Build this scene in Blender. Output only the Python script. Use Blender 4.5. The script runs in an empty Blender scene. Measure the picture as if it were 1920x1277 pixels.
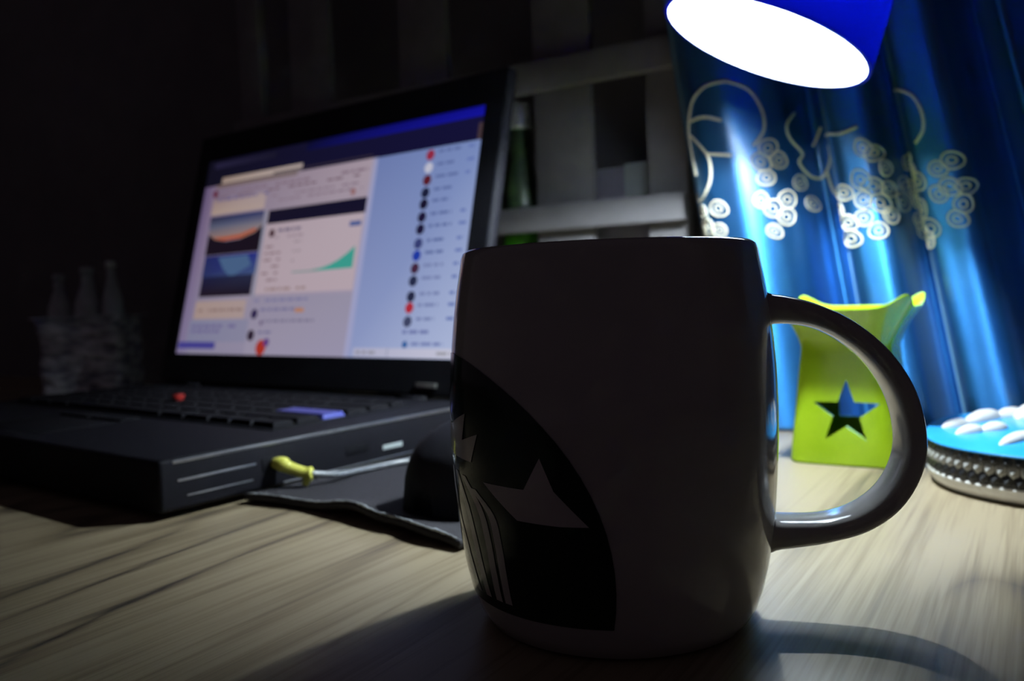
import bpy, bmesh, math, random
from mathutils import Vector, Matrix
random.seed(7)
PI = math.pi
scene = bpy.context.scene
COL = scene.collection

# ------------------------------------------------------------------ camera, world, exposure
# world axes: X runs along the back wall to the right, Y into the wall, Z up; the desk top is z = 0
cam_d = bpy.data.cameras.new('camera')
cam = bpy.data.objects.new('camera', cam_d)
COL.objects.link(cam)
cam.location = (0, 0, 0.0855)
cam.rotation_euler = (Matrix.Rotation(math.radians(32), 3, 'Z') @ Matrix.Rotation(math.radians(87), 3, 'X')
                      @ Matrix.Rotation(math.radians(-2.0), 3, 'Z')).to_euler()
cam_d.sensor_width = 36
cam_d.lens = 36 * 1590 / 1920
cam_d.clip_start = 0.005
cam_d.clip_end = 50
cam_d.dof.use_dof = True
cam_d.dof.focus_distance = 0.20
cam_d.dof.aperture_fstop = 15
scene.camera = cam

world = bpy.data.worlds.new('night_room')
scene.world = world
world.use_nodes = True
world.node_tree.nodes['Background'].inputs[0].default_value = (0.0175, 0.0135, 0.0170, 1)
world.node_tree.nodes['Background'].inputs[1].default_value = 1.0

vs = scene.view_settings
vs.view_transform = 'Standard'
vs.look = 'None'
vs.gamma = 1
vs.exposure = 0
vs.use_curve_mapping = False
scene.cycles.max_bounces = 8
LAMP_POWER = 3050.0

# ------------------------------------------------------------------ helpers
def lin(r, g, b):
    f = lambda c: (c / 255 / 12.92) if c / 255 <= 0.04045 else ((c / 255 + 0.055) / 1.055) ** 2.4
    return (f(r), f(g), f(b), 1)

def mat(name, col, rough=0.5, metal=0.0, spec=0.5, **kw):
    m = bpy.data.materials.new(name)
    m.use_nodes = True
    b = m.node_tree.nodes['Principled BSDF']
    b.inputs['Base Color'].default_value = col if len(col) == 4 else (*col, 1)
    b.inputs['Roughness'].default_value = rough
    b.inputs['Metallic'].default_value = metal
    b.inputs['Specular IOR Level'].default_value = spec
    for k, v in kw.items():
        b.inputs[k.replace('_', ' ')].default_value = v
    return m

def N(m, t, **kw):
    n = m.node_tree.nodes.new(t)
    for k, v in kw.items():
        setattr(n, k, v)
    return n

def L(m, a, b):
    m.node_tree.links.new(a, b)

def bsdf(m):
    return m.node_tree.nodes['Principled BSDF']

def mottled(name, c1, c2, scale, rough=0.5, bump=0.0, detail=4, stretch=(1, 1, 1), **kw):
    """principled material whose colour and fine relief follow a noise"""
    m = mat(name, c1, rough, **kw)
    tc = N(m, 'ShaderNodeTexCoord'); mp = N(m, 'ShaderNodeMapping'); mp.inputs['Scale'].default_value = stretch
    nz = N(m, 'ShaderNodeTexNoise'); nz.inputs['Scale'].default_value = scale; nz.inputs['Detail'].default_value = detail
    rp = N(m, 'ShaderNodeValToRGB')
    rp.color_ramp.elements[0].color = (*c1[:3], 1); rp.color_ramp.elements[1].color = (*c2[:3], 1)
    rp.color_ramp.elements[0].position = 0.35; rp.color_ramp.elements[1].position = 0.65
    L(m, tc.outputs['Object'], mp.inputs[0]); L(m, mp.outputs[0], nz.inputs[0]); L(m, nz.outputs[0], rp.inputs[0])
    L(m, rp.outputs[0], bsdf(m).inputs['Base Color'])
    if bump:
        bp = N(m, 'ShaderNodeBump'); bp.inputs['Strength'].default_value = 1.0; bp.inputs['Distance'].default_value = bump
        L(m, nz.outputs[0], bp.inputs['Height']); L(m, bp.outputs[0], bsdf(m).inputs['Normal'])
    return m

def mesh(name, verts, faces, smooth=False):
    me = bpy.data.meshes.new(name)
    me.from_pydata([tuple(v) for v in verts], [], faces)
    bm = bmesh.new(); bm.from_mesh(me)
    bmesh.ops.recalc_face_normals(bm, faces=bm.faces)
    bm.to_mesh(me); bm.free()
    if smooth:
        me.polygons.foreach_set('use_smooth', [True] * len(me.polygons))
    return me

def obj(name, me, m=None, parent=None, loc=None, rot=None):
    o = bpy.data.objects.new(name, me)
    COL.objects.link(o)
    if m is not None and not me.materials:
        me.materials.append(m)
    if parent is not None:
        o.parent = parent
    if loc is not None:
        o.location = loc
    if rot is not None:
        o.rotation_euler = rot
    return o

def tag(o, label, cat=None, group=None, kind=None):
    o['label'] = label
    if cat: o['category'] = cat
    if group: o['group'] = group
    if kind: o['kind'] = kind
    return o

def thing(name, label, cat, loc=(0, 0, 0), rotz=0.0, group=None):
    o = bpy.data.objects.new(name, None)
    COL.objects.link(o)
    o.location = loc
    o.rotation_euler = (0, 0, rotz)
    o.empty_display_size = 0.02
    return tag(o, label, cat, group)

def box_me(name, lo, hi, bev=0.0, seg=2):
    bm = bmesh.new()
    bmesh.ops.create_cube(bm, size=1)
    for v in bm.verts:
        v.co = Vector([(lo[i] + hi[i]) / 2 + v.co[i] * (hi[i] - lo[i]) for i in range(3)])
    if bev:
        bmesh.ops.bevel(bm, geom=bm.edges[:], offset=bev, segments=seg, affect='EDGES', profile=0.5)
    me = bpy.data.meshes.new(name); bm.to_mesh(me); bm.free()
    if bev:
        me.polygons.foreach_set('use_smooth', [True] * len(me.polygons))
        me.set_sharp_from_angle(angle=math.radians(40))
    return me

def lathe_me(name, prof, n=48, smooth=True, sharp=None, cap=True):
    verts, faces, rings = [], [], []
    for r, z in prof:
        if r < 1e-6:
            rings.append([len(verts)]); verts.append((0, 0, z))
        else:
            rings.append(list(range(len(verts), len(verts) + n)))
            verts += [(r * math.cos(2 * PI * k / n), r * math.sin(2 * PI * k / n), z) for k in range(n)]
    for a, b in zip(rings, rings[1:]):
        for k in range(n):
            k2 = (k + 1) % n
            if len(a) == 1 and len(b) == 1: continue
            if len(a) == 1: faces.append((a[0], b[k], b[k2]))
            elif len(b) == 1: faces.append((a[k], a[k2], b[0]))
            else: faces.append((a[k], a[k2], b[k2], b[k]))
    me = mesh(name, verts, faces, smooth)
    if sharp: me.set_sharp_from_angle(angle=math.radians(sharp))
    return me

def tube_verts(pts, rad, n=10, closed=False, flat=None):
    """rings around a polyline; rad a number or a list; returns verts, faces"""
    pts = [Vector(p) for p in pts]
    m = len(pts); verts = []; faces = []
    up = None
    for i, p in enumerate(pts):
        a = pts[(i - 1) % m] if (closed or i > 0) else p
        b = pts[(i + 1) % m] if (closed or i < m - 1) else p
        t = (b - a).normalized()
        if up is None:
            up = t.orthogonal().normalized()
        up = (up - t * up.dot(t)).normalized()
        sd = t.cross(up)
        r = rad[i] if isinstance(rad, (list, tuple)) else rad
        for k in range(n):
            w = 2 * PI * k / n
            verts.append(p + (up * math.cos(w) + sd * math.sin(w)) * r)
    for i in range(m if closed else m - 1):
        j = (i + 1) % m
        for k in range(n):
            k2 = (k + 1) % n
            faces.append((i * n + k, i * n + k2, j * n + k2, j * n + k))
    if not closed:
        faces.append(tuple(range(n))); faces.append(tuple((m - 1) * n + k for k in range(n)))
    return verts, faces

def tube_me(name, pts, rad, n=10, closed=False):
    return mesh(name, *tube_verts(pts, rad, n, closed), smooth=True)

def catmull(P, k=8, closed=False):
    out = []; m = len(P); P = [Vector(p) for p in P]
    for i in range(m if closed else m - 1):
        if closed: a, b, c, d = P[(i - 1) % m], P[i], P[(i + 1) % m], P[(i + 2) % m]
        else: a, b, c, d = P[max(i - 1, 0)], P[i], P[i + 1], P[min(i + 2, m - 1)]
        for j in range(k):
            t = j / k
            out.append(0.5 * (2 * b + (c - a) * t + (2 * a - 5 * b + 4 * c - d) * t * t + (3 * b - a - 3 * c + d) * t ** 3))
    if not closed: out.append(P[-1])
    return out

def prism_me(name, poly, z0, z1, bev=0.0):
    bm = bmesh.new()
    vs_ = [bm.verts.new((x, y, z0)) for x, y in poly]
    f = bm.faces.new(vs_)
    r = bmesh.ops.extrude_face_region(bm, geom=[f])
    for v in [g for g in r['geom'] if isinstance(g, bmesh.types.BMVert)]:
        v.co.z = z1
    bmesh.ops.recalc_face_normals(bm, faces=bm.faces)
    if bev:
        ed = [e for e in bm.edges if abs(e.verts[0].co.z - e.verts[1].co.z) < 1e-7]
        bmesh.ops.bevel(bm, geom=ed, offset=bev, segments=2, affect='EDGES', profile=0.5)
    me = bpy.data.meshes.new(name); bm.to_mesh(me); bm.free()
    me.polygons.foreach_set('use_smooth', [True] * len(me.polygons))
    me.set_sharp_from_angle(angle=math.radians(35))
    return me

def pw(x, P):
    """smooth interpolation through the control points P = [(x, y), ...]"""
    if x <= P[0][0]: return P[0][1]
    for (a, ya), (b, yb) in zip(P, P[1:]):
        if x <= b:
            t = (x - a) / (b - a); t = t * t * (3 - 2 * t)
            return ya + (yb - ya) * t
    return P[-1][1]

def pl(x, P):
    if x <= P[0][0]: return P[0][1]
    for (a, ya), (b, yb) in zip(P, P[1:]):
        if x <= b: return ya + (yb - ya) * (x - a) / (b - a)
    return P[-1][1]

# ------------------------------------------------------------------ materials
def wood_mat():
    m = mat('desk_wood', (0.3, 0.25, 0.2), 0.46, spec=0.75)
    nt = m.node_tree
    tc = N(m, 'ShaderNodeTexCoord')
    def noise(scale, stretch, detail=3, rough=0.5, dist=0.0, vec=None, off=(0, 0, 0)):
        mp = N(m, 'ShaderNodeMapping'); mp.inputs['Scale'].default_value = stretch; mp.inputs['Location'].default_value = off
        L(m, vec or tc.outputs['Object'], mp.inputs[0])
        n = N(m, 'ShaderNodeTexNoise'); n.inputs['Scale'].default_value = scale; n.inputs['Detail'].default_value = detail
        n.inputs['Roughness'].default_value = rough; n.inputs['Distortion'].default_value = dist
        L(m, mp.outputs[0], n.inputs[0]); return n.outputs[0]
    def math_(op, a, b=None, c=None):
        n = N(m, 'ShaderNodeMath', operation=op)
        for i, v in enumerate((a, b, c)):
            if v is None: continue
            if isinstance(v, (int, float)): n.inputs[i].default_value = v
            else: L(m, v, n.inputs[i])
        return n.outputs[0]
    # growth rings cut lengthwise: contour lines of a long stretched noise
    big = noise(1.0, (8.5, 2.2, 8.5), 2, 0.40, 0.5, off=(3.1, 0.4, 0))
    ringv = math_('MULTIPLY', big, 24.0)
    tri = math_('PINGPONG', ringv, 1.0)
    line = math_('POWER', tri, 6.0)
    fine = noise(1.0, (560, 13, 560), 2, 0.7)
    streak = noise(1.0, (70, 2.2, 70), 3, 0.55)
    wear = noise(1.0, (30, 5, 30), 2)
    fac = math_('ADD', math_('MULTIPLY', line, math_('MULTIPLY_ADD', wear, 1.5, -0.2)), math_('MULTIPLY', math_('SUBTRACT', streak, 0.45), 1.5))
    fac = math_('ADD', fac, math_('MULTIPLY', math_('SUBTRACT', fine, 0.5), 1.15))
    rp = N(m, 'ShaderNodeValToRGB'); cr = rp.color_ramp
    cr.elements[0].position = 0.0; cr.elements[0].color = (0.315, 0.252, 0.160, 1)
    cr.elements[1].position = 0.85; cr.elements[1].color = (0.050, 0.036, 0.028, 1)
    e = cr.elements.new(0.32); e.color = (0.216, 0.164, 0.096, 1)
    L(m, fac, rp.inputs[0]); L(m, rp.outputs[0], bsdf(m).inputs['Base Color'])
    bp = N(m, 'ShaderNodeBump'); bp.inputs['Strength'].default_value = 0.5; bp.inputs['Distance'].default_value = 0.0004
    L(m, math_('SUBTRACT', math_('MULTIPLY', fine, 0.6), math_('MULTIPLY', fac, 0.7)), bp.inputs['Height'])
    L(m, bp.outputs[0], bsdf(m).inputs['Normal'])
    return m

M = {}
M['wood'] = wood_mat()
M['wall'] = mottled('wall_paint', (0.16, 0.15, 0.165), (0.18, 0.17, 0.18), 30, 0.9, 0.0004)
M['floor'] = mottled('floor_board', (0.05, 0.035, 0.025), (0.09, 0.06, 0.04), 6, 0.5, stretch=(1, 12, 1))
M['ceramic'] = mottled('white_glaze', (0.44, 0.43, 0.42), (0.46, 0.445, 0.435), 60, 0.10, spec=0.5)
M['print_dark'] = mottled('dark_green_print', (0.006, 0.018, 0.013), (0.008, 0.022, 0.016), 80, 0.12)
M['print_white'] = mottled('white_print', (0.55, 0.53, 0.51), (0.58, 0.56, 0.54), 80, 0.12)
M['black_plastic'] = mottled('black_plastic', (0.008, 0.008, 0.011), (0.011, 0.010, 0.014), 900, 0.6, 0.00003, spec=0.12)
M['black_gloss'] = mottled('black_bezel', (0.006, 0.006, 0.008), (0.008, 0.008, 0.010), 300, 0.5, spec=0.12)
M['key'] = mottled('key_plastic', (0.009, 0.009, 0.011), (0.013, 0.012, 0.015), 500, 0.75, spec=0.05)
M['enter'] = mat('blue_key', (0.045, 0.055, 0.32, 1), 0.35)
M['red_nub'] = mat('red_rubber', (0.40, 0.015, 0.01, 1), 0.7)
M['silver'] = mottled('silver_trim', (0.38, 0.38, 0.42), (0.46, 0.46, 0.50), 200, 0.32, metal=0.9)
M['steel'] = mottled('worn_hinge_metal', (0.55, 0.55, 0.52), (0.65, 0.65, 0.6), 200, 0.3, metal=0.9)
M['sticker'] = mat('pale_sticker', (0.45, 0.50, 0.50, 1), 0.4)
M['pad'] = mottled('black_mat_cloth', (0.012, 0.010, 0.014), (0.022, 0.019, 0.025), 700, 0.8, 0.0002)
M['pad_edge'] = mottled('frayed_stitching', (0.20, 0.21, 0.22), (0.50, 0.53, 0.56), 260, 0.4)
M['yellow'] = mottled('yellow_plug_rubber', (0.62, 0.60, 0.09), (0.70, 0.66, 0.12), 300, 0.45)
M['cable'] = mottled('grey_cable_jacket', (0.20, 0.21, 0.23), (0.28, 0.29, 0.31), 300, 0.25)
M['burner'] = mottled('lime_glaze', (0.29, 0.47, 0.010), (0.34, 0.52, 0.018), 70, 0.16)
M['tin_blue'] = mottled('sky_blue_enamel', (0.02, 0.30, 0.74), (0.03, 0.34, 0.78), 40, 0.25)
M['tin_white'] = mottled('white_enamel', (0.62, 0.60, 0.57), (0.68, 0.66, 0.63), 60, 0.35)
M['tin_black'] = mat('black_scale', (0.012, 0.012, 0.014, 1), 0.30)
M['tin_grey'] = mottled('grey_scale', (0.26, 0.26, 0.25), (0.34, 0.33, 0.31), 300, 0.35)
M['rack'] = mottled('grey_white_paint', (0.17, 0.16, 0.17), (0.21, 0.20, 0.21), 40, 0.55, 0.0002)
M['cap'] = mottled('pearly_cap', (0.80, 0.90, 0.84), (0.86, 0.95, 0.89), 100, 0.42, metal=0.6)
M['green_glass'] = mottled('green_bottle', (0.05, 0.26, 0.015), (0.10, 0.36, 0.03), 220, 0.12, 0.0006, Transmission_Weight=0.35, IOR=1.4)
M['bottle_label'] = mottled('dark_label', (0.010, 0.022, 0.010), (0.05, 0.09, 0.03), 130, 0.4)
M['carton'] = mottled('lilac_carton', (0.20, 0.19, 0.24), (0.24, 0.22, 0.28), 40, 0.6)
M['glass'] = mottled('frosted_glass', (0.55, 0.62, 0.66), (0.80, 0.86, 0.90), 60, 0.16, 0.0010, Transmission_Weight=0.3, IOR=1.45)
M['crinkle'] = mottled('crinkled_film', (0.22, 0.24, 0.32), (0.85, 0.88, 0.95), 60, 0.22, 0.0060, detail=3, stretch=(1, 1, 2.5), metal=0.3)
M['chrome'] = mottled('dark_gooseneck', (0.05, 0.05, 0.06), (0.08, 0.08, 0.09), 100, 0.3, metal=0.8)
M['embroidery'] = mottled('cream_thread', (0.58, 0.53, 0.40), (0.70, 0.65, 0.50), 900, 0.6, 0.0002)
M['rod'] = mottled('rod_brass', (0.2, 0.15, 0.08), (0.25, 0.19, 0.1), 40, 0.4, metal=0.8)

def shade_mat():
    m = mat('translucent_blue_plastic', (0.004, 0.010, 0.42, 1), 0.28)
    b = bsdf(m); out = m.node_tree.nodes['Material Output']
    tr = N(m, 'ShaderNodeBsdfTranslucent'); tr.inputs[0].default_value = (0.003, 0.012, 0.75, 1)
    mx = N(m, 'ShaderNodeMixShader'); mx.inputs[0].default_value = 0.45
    L(m, b.outputs[0], mx.inputs[1]); L(m, tr.outputs[0], mx.inputs[2]); L(m, mx.outputs[0], out.inputs[0])
    return m
M['shade'] = shade_mat()
def reflector_mat():
    m = mat('white_reflector', (0.72, 0.73, 0.75, 1), 0.6)
    out = m.node_tree.nodes['Material Output']
    tr = N(m, 'ShaderNodeBsdfTranslucent'); tr.inputs[0].default_value = (0.85, 0.9, 1.0, 1)
    mx = N(m, 'ShaderNodeMixShader'); mx.inputs[0].default_value = 0.12
    L(m, bsdf(m).outputs[0], mx.inputs[1]); L(m, tr.outputs[0], mx.inputs[2]); L(m, mx.outputs[0], out.inputs[0])
    return m
M['shade_in'] = reflector_mat()

def curtain_mat():
    m = mottled('blue_satin', (0.016, 0.132, 0.37), (0.021, 0.16, 0.43), 25, 0.42, detail=3, stretch=(2, 2, 1), metal=0.86)
    b = bsdf(m)
    b.inputs['Anisotropic'].default_value = 0.85
    tg = N(m, 'ShaderNodeTangent', direction_type='UV_MAP', uv_map='weave'); L(m, tg.outputs[0], b.inputs['Tangent'])
    b.inputs['Sheen Weight'].default_value = 0.25
    b.inputs['Sheen Tint'].default_value = (0.35, 0.75, 1, 1)
    b.inputs['Sheen Roughness'].default_value = 0.4
    b.inputs['Coat Weight'].default_value = 0.7
    b.inputs['Coat IOR'].default_value = 1.7
    b.inputs['Coat Roughness'].default_value = 0.25
    tc = N(m, 'ShaderNodeTexCoord'); mp = N(m, 'ShaderNodeMapping'); mp.inputs['Scale'].default_value = (900, 900, 900)
    w = N(m, 'ShaderNodeTexNoise'); w.inputs['Scale'].default_value = 1.0
    L(m, tc.outputs['Object'], mp.inputs[0]); L(m, mp.outputs[0], w.inputs[0])
    bp = N(m, 'ShaderNodeBump'); bp.inputs['Distance'].default_value = 0.0002; bp.inputs['Strength'].default_value = 0.5
    L(m, w.outputs[0], bp.inputs['Height']); L(m, bp.outputs[0], b.inputs['Normal'])
    return m
M['satin'] = curtain_mat()

def emit_mat(name, col, strength):
    m = bpy.data.materials.new(name); m.use_nodes = True
    nt = m.node_tree; nt.nodes.remove(nt.nodes['Principled BSDF'])
    e = nt.nodes.new('ShaderNodeEmission'); e.inputs[0].default_value = col; e.inputs[1].default_value = strength
    nt.links.new(e.outputs[0], nt.nodes['Material Output'].inputs[0])
    return m, e
M['bulb'], _ = emit_mat('lamp_bulb', (0.80, 0.93, 1.0, 1), LAMP_POWER)

# ------------------------------------------------------------------ the setting
FLOOR_Z = -0.74
tag(obj('floor', box_me('floor', (-2.6, -2.2, FLOOR_Z - 0.05), (2.2, 0.66, FLOOR_Z)), M['floor']), 'dark boarded floor under the desk', kind='structure')
tag(obj('wall_back', box_me('wall_back', (-2.6, 0.62, FLOOR_Z), (2.2, 0.70, 1.70)), M['wall']), 'dark painted wall behind the desk', kind='structure')

desk = thing('desk', 'wood grain desk top that carries the mug and the laptop', 'desk', (-0.35, 0.12, FLOOR_Z))
dz = -FLOOR_Z
obj('desk_top', box_me('desk_top', (-1.05, -0.42, dz - 0.025), (1.0, 0.495, dz), 0.002), M['wood'], desk)
for x in (-1.0, 0.95):
    for y in (-0.37, 0.44):
        obj('leg', box_me('leg', (x - 0.025, y - 0.025, 0), (x + 0.025, y + 0.025, dz - 0.025), 0.003), M['wood'], desk)

# ------------------------------------------------------------------ mug
MUG = Vector((-0.0978, 0.2054, 0))
mug = thing('mug', 'white ceramic mug with a D-shaped handle and a dark round emblem', 'mug', MUG)
outer = [(0.0, 0.0022), (0.026, 0.0020), (0.0285, 0.0), (0.0325, 0.0), (0.0350, 0.0012), (0.0370, 0.0045), (0.0385, 0.0090), (0.0399, 0.0150), (0.0409, 0.0210),
         (0.0418, 0.0290), (0.0424, 0.0380), (0.0428, 0.0470), (0.0429, 0.0560), (0.0426, 0.0650), (0.0420, 0.0730), (0.0412, 0.0800),
         (0.0402, 0.0870), (0.0391, 0.0930), (0.0387, 0.0955), (0.0382, 0.0968), (0.0373, 0.0975)]
inner = [(0.0364, 0.0972), (0.0357, 0.0960), (0.0356, 0.0930), (0.0366, 0.0870), (0.0385, 0.0740), (0.0393, 0.0580), (0.0388, 0.0400), (0.0372, 0.0200), (0.0345, 0.0100), (0.0280, 0.0062), (0.0, 0.0055)]
obj('body', lathe_me('mug_body', outer + inner, 96, True), M['ceramic'], mug)
side = [(z, r) for r, z in outer[3:-3]]

HANG = math.radians(24)
hd = Vector((math.cos(HANG), math.sin(HANG), 0)); hp = Vector((-math.sin(HANG), math.cos(HANG), 0))
hpath = [(0.0385, 0.0798), (0.0455, 0.0796), (0.0545, 0.0778), (0.0640, 0.0735), (0.0730, 0.0663), (0.0793, 0.0570), (0.0818, 0.0465), (0.0805, 0.0382), (0.0752, 0.0304), (0.0670, 0.0252), (0.0570, 0.0226), (0.0470, 0.0217), (0.0375, 0.0215)]
cen = catmull([(0.0375 + (x - 0.0375) * 0.862, 0, z) for x, z in hpath], 6)
hv, hf = [], []
K = 20
nC = len(cen)
for i, p in enumerate(cen):
    t = (cen[min(i + 1, nC - 1)] - cen[max(i - 1, 0)]).normalized()
    nn = Vector((t.z, 0, -t.x))           # outward in the handle's plane
    f = i / (nC - 1)
    end = max(abs(f - 0.5) * 2 - 0.62, 0) / 0.38
    th = 0.0030 + 0.0014 * end ** 1.2 + (0.0022 * max(end - 0.75, 0) / 0.25)
    wd = 0.0073 + 0.0010 * end ** 2
    for k in range(K):
        a = 2 * PI * k / K
        ca, sa = math.cos(a), math.sin(a)
        q = p + nn * (th * math.copysign(abs(ca) ** 0.60, ca))
        y = wd * math.copysign(abs(sa) ** 0.60, sa)
        hv.append(hd * q.x + hp * y + Vector((0, 0, q.z)))
for i in range(nC - 1):
    for k in range(K):
        k2 = (k + 1) % K
        hf.append((i * K + k, i * K + k2, (i + 1) * K + k2, (i + 1) * K + k))
hf.append(tuple(range(K))); hf.append(tuple((nC - 1) * K + k for k in range(K)))
obj('handle', mesh('mug_handle', hv, hf, True), M['ceramic'], mug)

CAMANG = math.atan2(-MUG.y, -MUG.x)        # direction in which the printed coordinate a = 0 faces
def decal_me(name, poly, lift):
    """flat print wrapped on the mug: poly in (arc length, height)"""
    bm = bmesh.new()
    bm.faces.new([bm.verts.new((a, z, 0)) for a, z in poly])
    amin = min(p[0] for p in poly); amax = max(p[0] for p in poly); zmin = min(p[1] for p in poly); zmax = max(p[1] for p in poly)
    bmesh.ops.triangulate(bm, faces=bm.faces[:])
    for axis, lo, hi, st in ((0, amin, amax, 0.0012), (1, zmin, zmax, 0.0025)):
        x = lo + st
        while x < hi:
            co = (x, 0, 0) if axis == 0 else (0, x, 0); no = (1, 0, 0) if axis == 0 else (0, 1, 0)
            bmesh.ops.bisect_plane(bm, geom=bm.verts[:] + bm.edges[:] + bm.faces[:], dist=1e-7, plane_co=co, plane_no=no)
            x += st
    for v in bm.verts:
        a, z = v.co.x, v.co.y
        r = pl(z, side) + lift; w = CAMANG + a / 0.0425
        v.co = (r * math.cos(w), r * math.sin(w), z)
    bmesh.ops.recalc_face_normals(bm, faces=bm.faces)
    me = bpy.data.meshes.new(name); bm.to_mesh(me); bm.free()
    me.polygons.foreach_set('use_smooth', [True] * len(me.polygons))
    return me
# the disc is cut off by the foot of the mug
disc = []
for k in range(72):
    w = 2 * PI * k / 72
    a, z = -0.0530 + 0.0530 * math.cos(w), 0.0185 + 0.0530 * math.sin(w)
    if z > 0.0052: disc.append((a, z))
i0 = min(range(len(disc)), key=lambda i: disc[i][1] + (0 if disc[i][0] > -0.05 else 1))
disc.sort(key=lambda p: math.atan2(p[1] - 0.03, p[0] + 0.053))
emb = obj('emblem', decal_me('emblem', disc, 0.00018), M['print_dark'], mug)
emb['label'] = 'dark round printed emblem cut off by the foot of the mug'
for poly in ([(-0.0550, 0.0540), (-0.0517, 0.0537), (-0.0410, 0.0573), (-0.0433, 0.0505), (-0.0354, 0.0528), (-0.0389, 0.0456), (-0.0548, 0.0459)],
             [(-0.034, 0.0415), (-0.021, 0.0414), (-0.0165, 0.049), (-0.0134, 0.0416), (-0.0056, 0.0338), (-0.0123, 0.0336), (-0.0234, 0.0339)],
             [(-0.0790, 0.0530), (-0.0700, 0.0505), (-0.0655, 0.0585), (-0.0620, 0.0505), (-0.0600, 0.0450), (-0.0740, 0.0440)]):
    obj('emblem_point', decal_me('emblem_point', poly, 0.00034), M['print_white'], emb)
hair = [[(-0.0543, 0.0423), (-0.0517, 0.0322), (-0.0471, 0.0227), (-0.0440, 0.0120)], [(-0.0494, 0.0419), (-0.0433, 0.0339), (-0.0403, 0.0244), (-0.0385, 0.0120)],
        [(-0.0442, 0.0415), (-0.0369, 0.0351), (-0.0342, 0.0269), (-0.0335, 0.0120)], [(-0.0391, 0.0391), (-0.0322, 0.034), (-0.0303, 0.0264), (-0.0298, 0.0120)]]
for Lh in hair:
    c = catmull([(a, z, 0) for a, z in Lh], 5)
    lft = [(p.x - 0.0013, p.y) for p in c]; rgt = [(p.x + 0.0013, p.y) for p in c]
    obj('emblem_ribbon', decal_me('emblem_ribbon', lft + rgt[::-1], 0.00034), M['print_white'], emb)

# ------------------------------------------------------------------ laptop
LAP = Vector((-0.4427, 0.4143, 0)); LROT = math.radians(-5)
lap = thing('laptop', 'black laptop standing open with a web page lit on its display', 'laptop', LAP, LROT)
HW = 0.1625; YF = -0.193; YR = 0.014; ZT = 0.025
obj('base', box_me('laptop_base', (-HW, YF, 0.0030), (HW, YR, ZT), 0.0022, 3), M['black_plastic'], lap)
for x in (-HW + 0.02, HW - 0.02):
    for y in (YF + 0.02, YR - 0.02):
        obj('foot', lathe_me('laptop_foot', [(0, 0.0), (0.006, 0.0), (0.006, 0.0034), (0, 0.0034)], 16, True, 40), M['black_plastic'], lap, (x, y, 0))
# bright edge trims on the right flank of the base
e1 = obj('edge_trim', box_me('edge_trim', (HW - 0.0008, YF + 0.006, 0.0226), (HW + 0.0004, YR - 0.01, 0.0240), 0.0003), M['silver'], lap)
obj('edge_trim', box_me('edge_trim_b', (HW - 0.0008, YF + 0.008, 0.0150), (HW + 0.0003, YF + 0.046, 0.0160), 0.0003), M['silver'], lap)
obj('edge_trim', box_me('edge_trim_c', (HW - 0.0008, YF + 0.012, 0.0085), (HW + 0.0003, YF + 0.044, 0.0091), 0.0002), M['silver'], lap)
obj('edge_trim', box_me('edge_trim_d', (HW - 0.0008, YF + 0.060, 0.0040), (HW + 0.0004, YR - 0.02, 0.0049), 0.0003), M['silver'], lap)
obj('port_label', box_me('port_label', (HW - 0.0005, -0.0700, 0.0088), (HW + 0.0004, -0.0560, 0.0112), 0.0002), M['sticker'], lap)
obj('port', box_me('port', (HW - 0.0005, -0.1440, 0.0115), (HW + 0.0003, -0.1340, 0.0170), 0.0002), M['black_gloss'], lap)
obj('port', box_me('port_b', (HW - 0.0005, -0.0950, 0.0100), (HW + 0.0003, -0.0800, 0.0145), 0.0002), M['black_gloss'], lap)

kb = obj('keyboard', box_me('keyboard_well', (-0.142, -0.122, ZT - 0.0004), (0.142, -0.026, ZT + 0.0006), 0.0004), M['black_gloss'], lap)
key_cache = {}
def key_me(w, d):
    k = (round(w, 4), round(d, 4))
    if k not in key_cache:
        h = 0.0026; b = 0.0012
        v = [(-w / 2, -d / 2, 0), (w / 2, -d / 2, 0), (w / 2, d / 2, 0), (-w / 2, d / 2, 0),
             (-w / 2 + b, -d / 2 + b, h), (w / 2 - b, -d / 2 + b, h), (w / 2 - b, d / 2 - b, h), (-w / 2 + b, d / 2 - b, h), (0, 0, h - 0.0005)]
        key_cache[k] = mesh('key', v, [(3, 2, 1, 0), (0, 1, 5, 4), (1, 2, 6, 5), (2, 3, 7, 6), (3, 0, 4, 7), (4, 5, 8), (5, 6, 8), (6, 7, 8), (7, 4, 8)])
    return key_cache[k]
rows = [(0.0105, [1.0] * 16), (0.0165, [1] * 13 + [2.0]), (0.0165, [1.5] + [1] * 12 + [1.5]), (0.0165, [1.75] + [1] * 11 + [2.25]),
        (0.0165, [2.25] + [1] * 10 + [2.75]), (0.0145, [1.25, 1.25, 1.25, 5.75, 1.25, 1.25, 1, 1, 1])]
y = -0.0285
for ri, (d, ws) in enumerate(rows):
    tot = sum(ws); x = -0.139
    for ki, w in enumerate(ws):
        kw = w / tot * 0.278
        enter = ri == 3 and ki == len(ws) - 1
        me = key_me(kw - 0.0014, d - 0.0014)
        if enter:
            me = me.copy(); me.materials.clear()
        k = obj('key', me, M['enter'] if enter else M['key'], kb, (x + kw / 2, y - d / 2, ZT + 0.0006))
        if enter: k['label'] = 'blue return key'
        x += kw
    y -= d
nub = obj('pointing_stick', lathe_me('pointing_stick', [(0, 0), (0.0030, 0), (0.0028, 0.0030), (0.0036, 0.0042), (0.0034, 0.0056), (0, 0.0060)], 16), M['red_nub'], lap, (-0.008, -0.0785, ZT + 0.0006))
nub['label'] = 'red rubber pointing stick between the keys'
obj('touchpad', box_me('touchpad', (-0.035, -0.182, ZT - 0.0003), (0.035, -0.142, ZT + 0.0003), 0.0002), M['key'], lap)
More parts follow.
